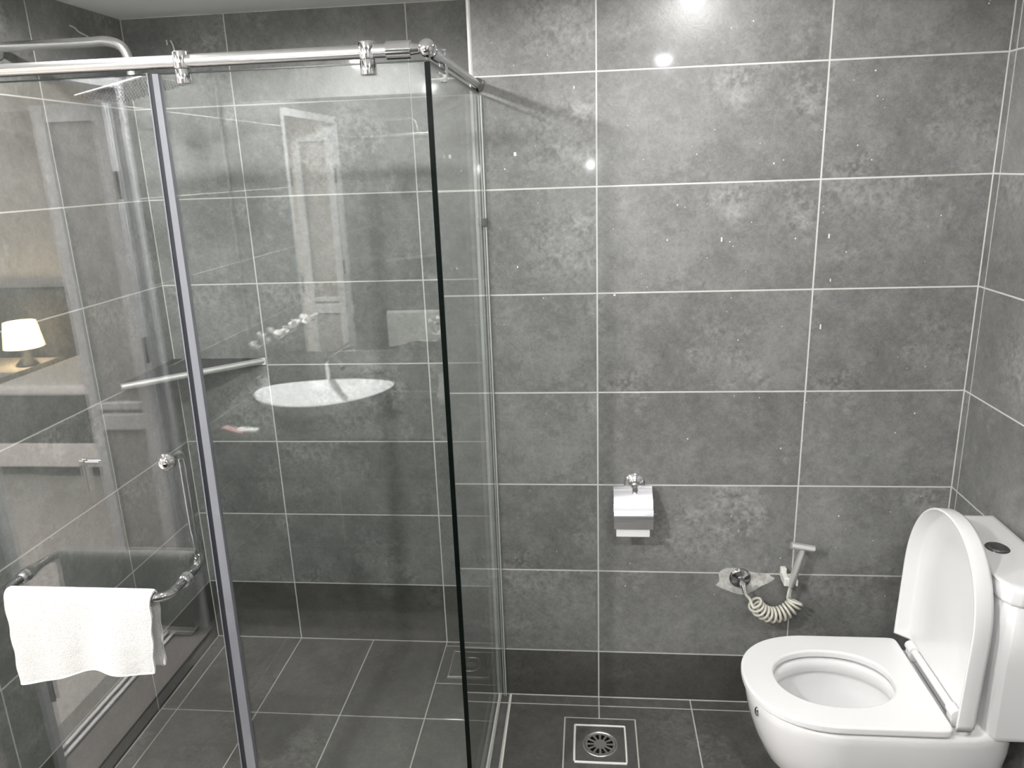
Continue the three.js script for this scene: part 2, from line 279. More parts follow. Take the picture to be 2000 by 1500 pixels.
part('towel_bar', tube([V(HX, HYB, ZG + 0.004), V(HX, HYB, ZG + 0.05), V(HX - 0.004, BY, BZ - 0.018), V(HX - 0.022, BY, BZ - 0.003), V(HX - 0.05, BY, BZ), V(-1.17, BY, BZ), V(BX0 + 0.05, BY, BZ), V(BX0 + 0.022, BY, BZ - 0.003), V(BX0 + 0.004, BY, BZ - 0.018), V(BX0, BY, ZG + 0.05), V(BX0, BY, ZG + 0.004)], 0.0105, 160, 20), M.chromeMid, door, 'chrome towel bar on the outer side');
for (const x of [HX, BX0]) part('mount_ring', lathe([[0.0105, 0.022], [0.0145, 0.020], [0.0155, 0.012], [0.0145, 0.006], [0.0165, 0.004], [0.0165, 0.0]], V(x, BY, ZG + GT), V(0, 0, 1)), M.chrome, door);

// top rail
const rail = thing('support_rail', 'polished chrome rail along the top of the shower glass', 'rail', [-0.9, 1.957, ZG]);
const RY = 1.957;
part('front_rail', rod(V(XL, RY, ZG), V(-0.385, RY, ZG), 0.0125, 0.0125, 32), M.satin, rail);
part('side_rail', rod(V(XG, RY, ZG - 0.08), V(XG, RY, 0.012), 0.0105, 0.0105, 32), M.satin, rail);
part('corner_joint', [rod(V(-0.398, RY, ZG), V(-0.352, RY, ZG), 0.0165, 0.0165, 32), rod(V(-0.352, RY, ZG), V(-0.335, RY, ZG), 0.011, 0.009), ball(V(XG, RY + 0.001, ZG), 0.0168), rod(V(XG, RY, ZG - 0.015), V(XG, RY, ZG - 0.028), 0.011), rod(V(XG, RY, ZG - 0.028), V(XG, RY, ZG - 0.085), 0.0155, 0.0155, 32)], M.chrome, rail);
part('wall_flange', lathe([[0.018, 0.0], [0.019, 0.006], [0.018, 0.013], [0.013, 0.019], [0.0105, 0.022]], V(XG, RY, 0.0), V(0, 0, 1)), M.chromeDark, rail);
for (const x of [-0.804, -0.436]) {
  const c = part('glass_clamp', [lathe([[0.0001, 0.018], [0.0145, 0.018], [0.0165, 0.016], [0.0165, -0.012], [0.014, -0.014]], V(x, RY, ZG), V(0, 1, 0)), lathe([[0.0125, 0.0], [0.0155, -0.001], [0.0155, -0.026], [0.0135, -0.028], [0.0001, -0.028]].reverse(), V(x, RY - 0.014, ZG), V(0, 1, 0))], M.chrome, rail);
}
part('glass_clamp', [rbox(XG - 0.0085, XG + 0.0085, RY - 0.045, RY + 0.021, 0.514, 0.531, 0.003, 3)], M.chrome, rail);

// towel over the bar
{
  const t = thing('towel', 'white terry towel folded over the chrome bar on the shower door', 'towel', [-1.165, 0.63, BZ]);
  const x0 = -1.352, x1 = -1.0, nu = 60, nv = 70, thick = 0.009, r = 0.0155;
  const path = (s, u) => { // s from 0 (back hem) to 1 (front hem); returns [y, z] of the middle of the cloth
    const back = 0.188, front = 0.203 + 0.010 * Math.sin(u * 7.5 + 0.6) * (0.4 + 0.6 * u) - 0.028 * u + 0.010 * (1 - u), arc = Math.PI * r, L = back + arc + front, d = s * L;
    if (d < back) return [BY - back + d, BZ - r];
    if (d < back + arc) { const a = (d - back) / r; return [BY + r * Math.sin(a), BZ - r * Math.cos(a)]; }
    return [BY - (d - back - arc), BZ + r];
  };
  const P = (i, j, side) => {
    const u = i / nu, s = j / nv, [y, z] = path(s, u), [ya, za] = path(Math.max(0, s - 0.004), u), [yb, zb] = path(Math.min(1, s + 0.004), u);
    let ty = yb - ya, tz = zb - za; const l = Math.hypot(ty, tz); ty /= l; tz /= l;
    const low = Math.max(0, (BY - y) / 0.22), front = z > BZ ? 1 : 0;
    const wave = front ? low * (0.010 * Math.sin(u * 9 + 0.8) + 0.006 * Math.sin(u * 17 + 2)) + 0.004 * low : -low * 0.004 * Math.sin(u * 8);
    const edge = Math.min(1, Math.min(u, 1 - u) / 0.02), h = thick / 2 * (0.45 + 0.55 * Math.sqrt(edge));
    const x = x0 + (x1 - x0) * u + (front ? -0.024 * low * u + 0.006 * low * (1 - u) : -0.016 * low * u) + 0.0015 * Math.sin(s * 40);
    return V(x, y - side * tz * h * -1, z + wave - side * ty * h);
  };
  const pos = [], uv = [], idx = [];
  for (const side of [1, -1]) for (let j = 0; j <= nv; j++) for (let i = 0; i <= nu; i++) { const p = P(i, j, side); pos.push(p.x, p.y, p.z); uv.push(i / nu * 0.36, j / nv * 0.45); }
  const N = (nu + 1) * (nv + 1), at = (i, j, k) => k * N + j * (nu + 1) + i;
  for (let j = 0; j < nv; j++) for (let i = 0; i < nu; i++) { idx.push(at(i, j, 0), at(i + 1, j, 0), at(i, j + 1, 0), at(i + 1, j, 0), at(i + 1, j + 1, 0), at(i, j + 1, 0)); idx.push(at(i, j, 1), at(i, j + 1, 1), at(i + 1, j, 1), at(i + 1, j, 1), at(i, j + 1, 1), at(i + 1, j + 1, 1)); }
  for (let j = 0; j < nv; j++) for (const i of [0, nu]) idx.push(at(i, j, 0), at(i, j + 1, 0), at(i, j, 1), at(i, j + 1, 0), at(i, j + 1, 1), at(i, j, 1));
  for (let i = 0; i < nu; i++) for (const j of [0, nv]) idx.push(at(i, j, 0), at(i, j, 1), at(i + 1, j, 0), at(i + 1, j, 0), at(i, j, 1), at(i + 1, j, 1));
  const g = new THREE.BufferGeometry(); g.setAttribute('position', new THREE.Float32BufferAttribute(pos, 3)); g.setAttribute('uv', new THREE.Float32BufferAttribute(uv, 2)); g.setIndex(idx); g.computeVertexNormals();
  part('cloth', g, M.towel, t);
}

// corner shelf
{
  const sx = 0.352, sz = 0.352, y = 1.096;
  const t = thing('corner_shelf', 'dark triangular corner shelf with a chrome front edge inside the shower', 'shelf', [XL, y - 0.02, ZN]);
  part('shelf_board', flat(poly([[XL + 0.001, ZN + 0.001], [XL + sx - 0.012, ZN + 0.001], [XL + 0.001, ZN + sz - 0.012]]), y - 0.02, y), M.shelf, t);
  part('edge_strip', rod(V(XL + sx - 0.008, y - 0.010, ZN + 0.002), V(XL + 0.002, y - 0.010, ZN + sz - 0.008), 0.0115), M.brushed, t, 'chrome rounded front edge');
  part('sealant', rbox(XL + sx - 0.016, XL + sx + 0.004, y - 0.026, y + 0.002, ZN, ZN + 0.010, 0.004, 3), M.trim, t);
}
// overhead shower
{
  const AY = 2.084, AZ = 0.20, hx = -1.195, hy = 1.968;
  const t = thing('shower_head', 'square overhead rain shower head on a chrome wall arm', 'shower head', [hx, hy, AZ]);
  part('arm', tube([V(XL + 0.002, AY, AZ), V(-1.45, AY, AZ), V(-1.30, AY, AZ), V(hx - 0.055, AY, AZ), V(hx - 0.016, AY - 0.014, AZ), V(hx, AY - 0.052, AZ), V(hx, hy + 0.02, AZ)], 0.0125, 90, 20), M.satin, t);
  part('arm_flange', lathe([[0.0125, 0.02], [0.028, 0.008], [0.030, 0.0]], V(XL, AY, AZ), V(1, 0, 0)), M.chrome, t);
  part('swivel', [lathe([[0.009, 0.03], [0.017, 0.026], [0.017, 0.022], [0.010, 0.018], [0.012, 0.004], [0.02, 0.0]], V(hx, hy + 0.004, AZ), V(0, 1, 0))], M.chrome, t);
  const h = 0.103, lean = (g) => { g.translate(-hx, -hy, -AZ); g.rotateZ(0.2); g.translate(hx, hy, AZ); return g; };
  part('plate', lean(rbox(hx - h, hx + h, hy - 0.004, hy + 0.004, AZ - h, AZ + h, 0.003, 2)), M.chrome, t);
  const n = []; for (let i = 0; i < 13; i++) for (let j = 0; j < 13; j++) { const s = new THREE.CylinderGeometry(0.0022, 0.003, 0.004, 6); s.translate(hx + (i - 6) * 0.0148, hy - 0.0055, AZ + (j - 6) * 0.0148); n.push(lean(s)); }
  part('nozzles', n, M.metalDark, t).userData.kind = 'stuff';
}
// floor drains
function drain(cx, cz, y, half, r, label, platemat, lift = 0.0012) {
  const t = thing('floor_drain', label, 'drain', [cx, y, cz]);
  const s = poly([[cx - half, cz - half], [cx + half, cz - half], [cx + half, cz + half], [cx - half, cz + half]]); const hole = new THREE.Path(); hole.absarc(cx, cz, r, 0, Math.PI * 2, true); s.holes.push(hole);
  part('plate', flat(s, y - 0.0005, y + lift, 0.0008, 40), platemat, t);
  if (lift > 0.002) part('frame', flat(squareRing(cx - half - 0.002, cx + half + 0.002, cz - half - 0.002, cz + half + 0.002, cx - half + 0.003, cx + half - 0.003, cz - half + 0.003, cz + half - 0.003), y - 0.0005, y + lift + 0.001, 0.0008, 6), M.satin, t);
  part('rim', lathe([[r * 0.84, -0.004], [r * 0.86, lift], [r * 0.93, lift + 0.002], [r * 1.0, lift + 0.0016], [r * 1.03, lift]], V(cx, y, cz), V(0, 1, 0)), M.satin, t);
  const g = new THREE.Shape(); g.absarc(cx, cz, r * 0.86, 0, Math.PI * 2, false);
  for (let k = 0; k < 12; k++) { const a = (k + 0.5) / 12 * Math.PI * 2, w0 = 0.13, w1 = 0.17, p = new THREE.Path(); const q = (rr, d) => [cx + rr * r * Math.cos(a + d), cz + rr * r * Math.sin(a + d)]; p.moveTo(...q(0.36, -w0)); p.lineTo(...q(0.36, w0)); p.lineTo(...q(0.76, w1)); p.lineTo(...q(0.76, -w1)); p.closePath(); g.holes.push(p); }
  part('grate', flat(g, y - 0.003, y + lift - 0.001, 0.0004, 40), M.drain, t);
  part('well', lathe([[0.0001, -0.05], [r * 0.84, -0.05], [r * 0.86, -0.004]], V(cx, y, cz), V(0, 1, 0)), M.black, t);
}
drain(0.0015, 0.2195, 0, 0.0755, 0.054, 'round slotted drain in the open floor in front of the wall', M.floor[1]);
drain(-0.4815, -0.2675, SF, 0.0765, 0.044, 'slotted drain on a raised square plate inside the shower', M.floor[2], 0.004);
struct('trim_2', [[-0.0775, 0.0805, 0.1405, 0.2985]].flatMap(([a, b, c, d]) => { const y = 0.0006, w = 0.0035; return [tube([V(a, y, c), V((a + b) / 2, y, c - 0.0008), V(b, y, c)], w, 12, 8), tube([V(a, y, d), V((a + b) / 2, y, d + 0.0006), V(b, y, d)], w * 1.15, 12, 8), tube([V(a, y, c), V(a - 0.0008, y, (c + d) / 2), V(a, y, d)], w * 1.1, 12, 8), tube([V(b, y, c), V(b + 0.0006, y, (c + d) / 2), V(b, y, d)], w * 0.9, 12, 8)]; }), M.plastic);

// ------------------------------------------------------------------ toilet
{
  const ZC = 0.44, t = thing('toilet', 'white close-coupled ceramic toilet with its seat lid raised against the cistern', 'toilet', [0.72, 0, ZC]);
  const N = 72;
  const ring = (y, xf, xb, hw, xm = xf + hw * 1.15, pf = 2.15, pb = 5) => { const r = []; for (let k = 0; k < N; k++) { const a = k / N * Math.PI * 2, c = Math.cos(a), s = Math.sin(a), p = c < 0 ? pf : pb, e = 2 / p; r.push(V(c < 0 ? xm - (xm - xf) * Math.pow(-c, e) : xm + (xb - xm) * Math.pow(c, e), y, ZC - hw * Math.sign(s) * Math.pow(Math.abs(s), e))); } return r; };
  const oval = (y, x0, x1, hw, p = 2) => ring(y, x0, x1, hw, (x0 + x1) / 2, p, p);
  part('bowl', loft([ring(0.0, 0.500, 0.93, 0.118), ring(0.012, 0.503, 0.93, 0.116), ring(0.09, 0.512, 0.93, 0.108), ring(0.135, 0.508, 0.935, 0.110), ring(0.150, 0.498, 0.945, 0.118), ring(0.165, 0.483, 0.955, 0.130), ring(0.185, 0.463, 0.97, 0.143), ring(0.22, 0.434, 0.985, 0.158), ring(0.28, 0.408, 0.995, 0.171), ring(0.33, 0.393, 1.0, 0.178), ring(0.372, 0.385, 1.0, 0.182), ring(0.390, 0.385, 1.0, 0.182), ring(0.399, 0.390, 0.996, 0.178), ring(0.403, 0.402, 0.985, 0.168),
    oval(0.403, 0.455, 0.760, 0.122), oval(0.399, 0.462, 0.752, 0.114), oval(0.385, 0.465, 0.750, 0.112), oval(0.365, 0.463, 0.752, 0.114), oval(0.357, 0.452, 0.762, 0.124), oval(0.345, 0.455, 0.765, 0.126), oval(0.30, 0.478, 0.755, 0.116), oval(0.25, 0.515, 0.735, 0.092), oval(0.21, 0.55, 0.71, 0.066), oval(0.185, 0.58, 0.69, 0.045)]), M.ceramic, t);
  // seat ring
  const D = new THREE.Shape(), so = ring(0, 0.373, 0.826, 0.187, 0.373 + 0.215, 2.25, 26); so.forEach((p, i) => (i ? D.lineTo(p.x, p.z) : D.moveTo(p.x, p.z))); D.closePath();
  const H = new THREE.Path(), si = oval(0, 0.455, 0.752, 0.113, 2.15); [...si].reverse().forEach((p, i) => (i ? H.lineTo(p.x, p.z) : H.moveTo(p.x, p.z))); H.closePath(); D.holes.push(H);
  part('seat', flat(D, 0.409, 0.431, 0.006), M.seat, t);
  for (const [x, z] of [[0.43, 0.33], [0.43, 0.55], [0.78, 0.31], [0.78, 0.57]]) part('seat_pad', rbox(x - 0.012, x + 0.012, 0.402, 0.411, z - 0.006, z + 0.006, 0.003, 2), M.seat, t);
  // hinge
  const HB = [0.847, 0.438];
  part('hinge', [rod(V(HB[0], HB[1], ZC - 0.105), V(HB[0], HB[1], ZC + 0.105), 0.0095), ...[-1, 1].flatMap((q) => [rod(V(HB[0], HB[1], ZC + q * 0.108), V(HB[0], HB[1], ZC + q * 0.142), 0.0135), rbox(HB[0] - 0.012, HB[0] + 0.010, 0.402, HB[1], ZC + q * 0.125 - 0.013, ZC + q * 0.125 + 0.013, 0.004)])], M.seat, t);
  // lid: a shallow D-shaped shell, standing on its hinge
  const L = 0.464, W = 0.193, tilt = 0.026, X0 = 0.822, Y0 = 0.432;
  const outline = (inset, depth0) => { const r = [], w = W - inset, top = L - inset, bot = inset, c = 0.012, arch = 0.235 * w / W; for (let k = 0; k < 96; k++) { const f = k / 96; let u, v, depth = depth0; if (f < 0.58) { const a = f / 0.58 * Math.PI; u = w * Math.sign(Math.cos(a)) * Math.pow(Math.abs(Math.cos(a)), 0.93); v = top - arch + arch * Math.pow(Math.sin(a), 0.95); } else if (f < 0.72) { u = -w; v = top - arch - (top - arch - bot) * (f - 0.58) / 0.14; } else if (f < 0.86) { u = -w + 2 * w * (f - 0.72) / 0.14; v = bot; depth = Math.max(depth0, 0.036); } else { u = w; v = bot + (top - arch - bot) * (f - 0.86) / 0.14; }
    const x = X0 + depth * Math.cos(tilt) + v * Math.sin(tilt), y = Y0 + v * Math.cos(tilt) - depth * Math.sin(tilt); r.push(V(x, y, ZC - u)); } return r; };
  part('lid', loft([outline(0.15, 0.052), outline(0.05, 0.051), outline(0.018, 0.048), outline(0.006, 0.043), outline(0.001, 0.034), outline(0, 0.003), outline(0.0015, 0.0), outline(0.005, 0.0), outline(0.0065, 0.003), outline(0.010, 0.030), outline(0.018, 0.037), outline(0.05, 0.042), outline(0.15, 0.043)]), M.seat, t);
  // cistern
  const cist = (y, x0, x1, hw, ch) => { const r = [], pts = [[x1, -hw], [x1, hw], [x0 + ch, hw], [x0 + ch * 0.45, hw - ch * 0.3], [x0 + ch * 0.12, hw - ch * 0.8], [x0, hw - ch * 1.6], [x0, -hw + ch * 1.6], [x0 + ch * 0.12, -hw + ch * 0.8], [x0 + ch * 0.45, -hw + ch * 0.3], [x0 + ch, -hw]]; for (let i = 0; i < pts.length; i++) { const a = pts[i], b = pts[(i + 1) % pts.length]; for (let k = 0; k < 6; k++) r.push(V(a[0] + (b[0] - a[0]) * k / 6, y, ZC + a[1] + (b[1] - a[1]) * k / 6)); } return r; };
  part('cistern', loft([cist(0.385, 0.912, 1.035, 0.160, 0.022), cist(0.392, 0.904, 1.041, 0.167, 0.024), cist(0.405, 0.900, 1.044, 0.170, 0.025), cist(0.60, 0.894, 1.045, 0.178, 0.026), cist(0.762, 0.893, 1.045, 0.183, 0.027)]), M.ceramic, t);
  part('cistern_lid', loft([cist(0.762, 0.893, 1.045, 0.187, 0.03), cist(0.766, 0.889, 1.045, 0.191, 0.032), cist(0.772, 0.888, 1.045, 0.193, 0.033), cist(0.796, 0.888, 1.045, 0.193, 0.033), cist(0.804, 0.890, 1.043, 0.190, 0.032), cist(0.809, 0.886, 1.036, 0.183, 0.03), cist(0.810, 0.897, 1.025, 0.172, 0.026)]), M.ceramic, t);
  const b = part('flush_button', (() => { const g = lathe([[0.0001, 0.006], [0.020, 0.0055], [0.0225, 0.003], [0.023, 0.0], [0.0265, 0.002], [0.028, 0.0]], V(0, 0, 0), V(0, 1, 0)); g.scale(0.95, 1, 1.05); g.translate(0.957, 0.810, ZC); return g; })(), plain([0.25, 0.25, 0.25], 0.15, { metalness: 1 }), t, 'round chrome flush button');
  part('bolt_cap', (() => { const g = new THREE.SphereGeometry(0.009, 16, 10); g.scale(0.7, 1.5, 1.0); g.translate(0.3985, 0.374, ZC + 0.070); return g; })(), M.chrome, t);
}

// ------------------------------------------------------------------ paper holder
{
  const cx = 0.106, t = thing('paper_holder', 'chrome toilet paper holder with a curved cover on the tiled wall', 'paper holder', [cx, 0.78, 0]);
  part('flange', lathe([[0.0001, 0.03], [0.010, 0.03], [0.012, 0.024], [0.012, 0.014], [0.022, 0.010], [0.031, 0.006], [0.033, 0.0]], V(0.112, 0.785, 0), V(0, 0, 1)), M.chrome, t);
  const prof = [[0.745, 0.006], [0.768, 0.008], [0.780, 0.012], [0.785, 0.020], [0.783, 0.028]];
  for (let k = 0; k <= 10; k++) prof.push([0.777 - 0.040 * k / 10, 0.036 + 0.050 * k / 10 + 0.004 * Math.sin(Math.PI * k / 10)]);
  for (let k = 1; k <= 12; k++) { const a = 0.75 - 1.05 * k / 12; prof.push([0.706 + 0.046 * Math.sin(a), 0.0525 + 0.046 * Math.cos(a)]); }
  for (let k = 1; k <= 3; k++) prof.push([0.6924 - 0.006 * k, 0.0964 - 0.0006 * k]);
  const rings = prof.map(([y, z], k) => { const p = prof[Math.max(0, k - 1)], q = prof[Math.min(prof.length - 1, k + 1)], l = Math.hypot(q[0] - p[0], q[1] - p[1]), ny = -(q[1] - p[1]) / l * -0.0011, nz = (q[0] - p[0]) / l * -0.0011; return [V(0.047, y + ny, z + nz), V(0.164, y + ny, z + nz), V(0.164, y - ny, z - nz), V(0.047, y - ny, z - nz)]; });
  const g = toCreasedNormals(loft(rings), 0.6);
  part('cover', g, plain([0.90, 0.90, 0.93], 0.26, { metalness: 1 }), t);
  part('post', [rod(V(0.112, 0.785, 0.02), V(0.112, 0.783, 0.05), 0.008)], M.chrome, t);
  part('roll_bar', tube([V(0.055, 0.76, 0.03), V(0.048, 0.722, 0.05), V(0.052, 0.708, 0.055), V(0.10, 0.706, 0.055), V(0.165, 0.706, 0.055), V(0.176, 0.709, 0.055)], 0.0035, 50, 10), M.chrome, t);
  const roll = thing('paper_roll', 'white toilet paper roll showing under the chrome cover', 'paper roll', [0.103, 0.64, 0.055]);
  part('roll', lathe([[0.018, -0.05], [0.041, -0.05], [0.042, -0.049], [0.042, 0.049], [0.041, 0.05], [0.018, 0.05], [0.018, -0.05]], V(0.104, 0.702, 0.049), V(1, 0, 0), 48), M.paper, roll);
  part('loose_sheet', box(0.054, 0.154, 0.648, 0.702, 0.0905, 0.0915), M.paper, roll);
}
// ------------------------------------------------------------------ hand spray with coiled hose
{
  const t = thing('wall_valve', 'chrome water valve in a round flange on the cement patch', 'valve', [0.446, 0.463, 0]);
  part('flange', lathe([[0.010, 0.016], [0.014, 0.013], [0.026, 0.010], [0.033, 0.005], [0.034, 0.0]], V(0.446, 0.463, 0), V(0, 0, 1)), M.chromeDark, t);
  part('outlet', [rod(V(0.446, 0.463, 0.01), V(0.448, 0.460, 0.048), 0.010), rod(V(0.447, 0.464, 0.045), V(0.452, 0.444, 0.058), 0.0085, 0.007)], M.chrome, t);
  const s = thing('hand_spray', 'small steel hand spray with a T-shaped head hanging beside the toilet', 'hand spray', [0.6, 0.5, 0.05]);
  part('handle', [rod(V(0.5875, 0.468, 0.055), V(0.592, 0.492, 0.056), 0.009, 0.0115), rod(V(0.592, 0.492, 0.056), V(0.611, 0.585, 0.062), 0.0115, 0.0098), rod(V(0.611, 0.585, 0.062), V(0.6125, 0.606, 0.066), 0.0098, 0.0075)], M.brushed, s);
  part('spray_head', [rod(V(0.578, 0.6135, 0.066), V(0.6455, 0.6025, 0.066), 0.0105)], M.brushed, s, 'bright cross bar head');
  const h = thing('spray_holder', 'small white plastic clip holding the steel hand spray', 'holder', [0.585, 0.49, 0]);
  part('clip', [rbox(0.566, 0.584, 0.474, 0.508, 0.0, 0.02, 0.004), rbox(0.566, 0.582, 0.470, 0.498, 0.015, 0.062, 0.004), rbox(0.602, 0.609, 0.470, 0.492, 0.02, 0.060, 0.003), rbox(0.570, 0.609, 0.470, 0.490, 0.015, 0.034, 0.003)], M.plastic, h);
  const hose = thing('coiled_hose', 'cream coiled plastic hose hanging from the valve to the hand spray', 'hose', [0.53, 0.36, 0.055]);
  const spine = new THREE.CatmullRomCurve3([V(0.480, 0.412, 0.058), V(0.497, 0.389, 0.06), V(0.530, 0.372, 0.062), V(0.566, 0.376, 0.06), V(0.594, 0.396, 0.056), V(0.607, 0.418, 0.055)]);
  const pts = [V(0.450, 0.452, 0.056), V(0.456, 0.436, 0.058), V(0.466, 0.424, 0.06)], turns = 11, n = turns * 16;
  for (let k = 0; k <= n; k++) {
    const f = k / n, warp = f, p = spine.getPointAt(warp), tan = spine.getTangentAt(warp);
    const up = V(0, 0, 1), side = tan.clone().cross(up).normalize(), a = f * turns * Math.PI * 2 + 1.2, r = 0.0215;
    pts.push(p.clone().addScaledVector(side, r * Math.cos(a)).addScaledVector(up, r * Math.sin(a)).addScaledVector(tan, 0.004 * Math.sin(a)));
  }
  pts.push(V(0.582, 0.425, 0.058), V(0.5815, 0.440, 0.057), V(0.5865, 0.468, 0.055));
  part('coil', new THREE.TubeGeometry(new THREE.CatmullRomCurve3(pts), 900, 0.0042, 10), M.hose, hose);
}

// ------------------------------------------------------------------ what the shower glass reflects: vanity, mirror, folding door, bedroom
{
  const c = thing('vanity_counter', 'dark stone vanity counter reflected in the shower glass', 'counter', [-0.95, 0, 2.15]);
  part('worktop', rbox(XL, -0.35, 0.705, 0.745, 1.90, ZF, 0.004), M.granite, c);
  part('apron', box(XL, -0.35, 0.565, 0.705, 1.92, 1.95), M.granite, c);
  const b = thing('wash_basin', 'white boat-shaped wash basin with pointed ends reflected in the glass', 'basin', [-1.15, 0.745, 2.17]);
  const N = 64, R = (y, a, d, dx = 0) => { const r = []; for (let k = 0; k < N; k++) { const q = k / N * Math.PI * 2; r.push(V(-1.135 + dx + 0.93 * a * Math.sign(Math.cos(q)) * Math.pow(Math.abs(Math.cos(q)), Math.cos(q) > 0 ? 1.25 : 1.0), y + 0.018 * Math.pow(Math.abs(Math.cos(q)), 3) * (y > 0.85 ? 1 : 0) - 0.040, 2.17 - d * 0.9 * Math.sin(q) + 0.03 * Math.cos(q))); } return r; };
  part('bowl', loft([R(0.785, 0.16, 0.10), R(0.80, 0.20, 0.12), R(0.85, 0.265, 0.195), R(0.885, 0.306, 0.225), R(0.892, 0.310, 0.228), R(0.892, 0.302, 0.220), R(0.875, 0.28, 0.205), R(0.84, 0.21, 0.16), R(0.815, 0.13, 0.08), R(0.808, 0.04, 0.03)]), M.ceramic, b);
  part('waste', lathe([[0.0001, 0.003], [0.02, 0.003], [0.022, 0]], V(-1.15, 0.769, 2.17), V(0, 1, 0)), M.chrome, b);
  const f = thing('basin_tap', 'chrome swan neck basin tap reflected behind the basin', 'tap', [-1.19, 0.745, 2.375]);
  part('spout', tube([V(-1.19, 0.745, 2.375), V(-1.19, 0.86, 2.375), V(-1.188, 0.93, 2.37), V(-1.16, 0.955, 2.34), V(-1.11, 0.95, 2.29), V(-1.08, 0.93, 2.26)], 0.012, 60, 14), M.chrome, f);
  part('lever', rod(V(-1.188, 0.945, 2.375), V(-1.11, 0.995, 2.36), 0.006), M.chrome, f);
  const m = thing('wall_mirror', 'large frameless wall mirror above the wash basin', 'mirror', [-0.9, 1.5, ZF]);
  part('mirror_glass', rbox(XL + 0.02, -0.22, 0.97, 2.04, ZF - 0.008, ZF - 0.001, 0.002, 2), M.mirror, m);
  const petal = (c, dir, s) => { const g = new THREE.SphereGeometry(s, 12, 8); g.scale(1, 0.25, 0.7); g.translate(s * 0.9, 0, 0); g.rotateZ(dir[0]); g.rotateY(dir[1]); g.translate(c.x, c.y, c.z); return g; };
  const orchid = (x, z, stems, label) => {
    const o = thing('orchid', label, 'flower', [x, 0.745, z]);
    part('vase', lathe([[0.0001, 0], [0.03, 0], [0.035, 0.04], [0.022, 0.10], [0.026, 0.13]], V(x, 0.745, z), V(0, 1, 0), 24), M.ceramic, o);
    for (const st of stems) {
      part('stem', tube(st.map((p) => V(...p)), 0.003, 40, 6), M.leaf, o);
      st.slice(2).forEach((p, q) => part('blossom', [0, 1, 2, 3, 4].map((k) => petal(V(...p), [0.5 + 0.2 * k, k * 1.2566 + q * 5], q % 2 ? 0.017 : 0.022)), M.petal, o));
    }
  };
  orchid(-1.48, 2.34, [[[-1.48, 0.82, 2.34], [-1.47, 0.95, 2.35], [-1.393, 1.044, 2.36], [-1.363, 1.059, 2.36], [-1.312, 1.093, 2.36], [-1.255, 1.108, 2.36]], [[-1.48, 0.82, 2.34], [-1.49, 0.92, 2.35], [-1.508, 0.995, 2.36], [-1.476, 1.045, 2.36]]], 'white orchid spray left of the wash basin, seen reflected');
  orchid(-0.66, 2.35, [[[-0.66, 0.82, 2.35], [-0.65, 0.95, 2.35], [-0.676, 1.034, 2.36], [-0.702, 1.089, 2.36]]], 'white orchid sprig right of the wash basin, seen reflected');
  const k = thing('amenity_kit', 'small pink and white packets on the counter, seen reflected in the glass', 'packets', [-1.45, 0.745, 1.98]);
  part('pink_packet', (() => { const g = new RoundedBoxGeometry(0.13, 0.012, 0.035, 2, 0.004); g.rotateY(0.5); g.translate(-1.46, 0.752, 1.97); return g; })(), M.pink, k);
  part('white_packet', (() => { const g = new RoundedBoxGeometry(0.09, 0.014, 0.04, 2, 0.005); g.rotateY(0.2); g.translate(-1.40, 0.753, 1.965); return g; })(), M.paper, k);
}
{ // folding door, opened against the jamb
  const d = new THREE.Group(); d.name = 'door_1'; d.userData.kind = 'structure'; d.userData.label = 'grey aluminium folding door folded open in the left wall, seen reflected'; scene.add(d);
  for (const [z0, z1] of [[1.642, 1.668], [1.671, 1.697], [0.885, 0.911]]) {
    const a = -1.83, b = -1.58, top = 1.985, m = 0.045;
    part('stile', rbox(a, a + m, 0.02, top, z0, z1, 0.003, 2), M.alu, d); part('stile', rbox(b - m, b, 0.02, top, z0, z1, 0.003, 2), M.alu, d);
    part('rail', rbox(a + m, b - m, top - 0.055, top, z0, z1, 0.003, 2), M.alu, d); part('rail', rbox(a + m, b - m, 0.945, 0.972, z0, z1, 0.003, 2), M.alu, d); part('rail', rbox(a + m, b - m, 0.868, 0.928, z0, z1, 0.003, 2), M.alu, d); part('rail', rbox(a + m, b - m, 0.02, 0.12, z0, z1, 0.003, 2), M.alu, d);
    for (const [y0, y1] of [[0.12, 0.868], [0.928, 0.945], [0.972, top - 0.055]]) part('panel', box(a + m, b - m, y0, y1, z0 + 0.011, z1 - 0.011), M.panel, d);
  }
  part('handle', [rod(V(-1.83, 0.735, 1.655), V(-1.895, 0.735, 1.655), 0.012), rbox(-1.91, -1.885, 0.62, 0.75, 1.642, 1.668, 0.006)], M.chrome, d);
  for (const y of [1.68, 1.12, 0.3]) part('hinge', [rod(V(-1.572, y, 1.645), V(-1.572, y + 0.09, 1.645), 0.007), rod(V(-1.572, y, 0.908), V(-1.572, y + 0.09, 0.908), 0.007)], M.metalDark, d);
  struct('trim_3', [rbox(XL - 0.1, XL + 0.004, -0.01, 2.065, DOOR0 - 0.004, DOOR0 + 0.035, 0.003, 2), rbox(XL - 0.1, XL + 0.004, -0.01, 2.065, DOOR1 - 0.005, DOOR1 + 0.03, 0.003, 2), rbox(XL - 0.1, XL + 0.004, 2.03, 2.07, DOOR0, DOOR1, 0.003, 2)], M.alu);
  struct('trim_7', rbox(-1.53, -1.492, -0.005, 0.006, DOOR0, 1.48, 0.002, 2), M.metalDark);
  struct('trim_4', [rbox(-1.78, -1.53, -0.05, 0.012, DOOR0, DOOR1, 0.003, 2)], M.sill);
  struct('trim_5', [rbox(-1.672, -1.658, 0.012, 0.020, DOOR0, DOOR1, 0.002, 2), rbox(-1.700, -1.686, 0.012, 0.020, DOOR0, DOOR1, 0.002, 2)], M.alu);
}
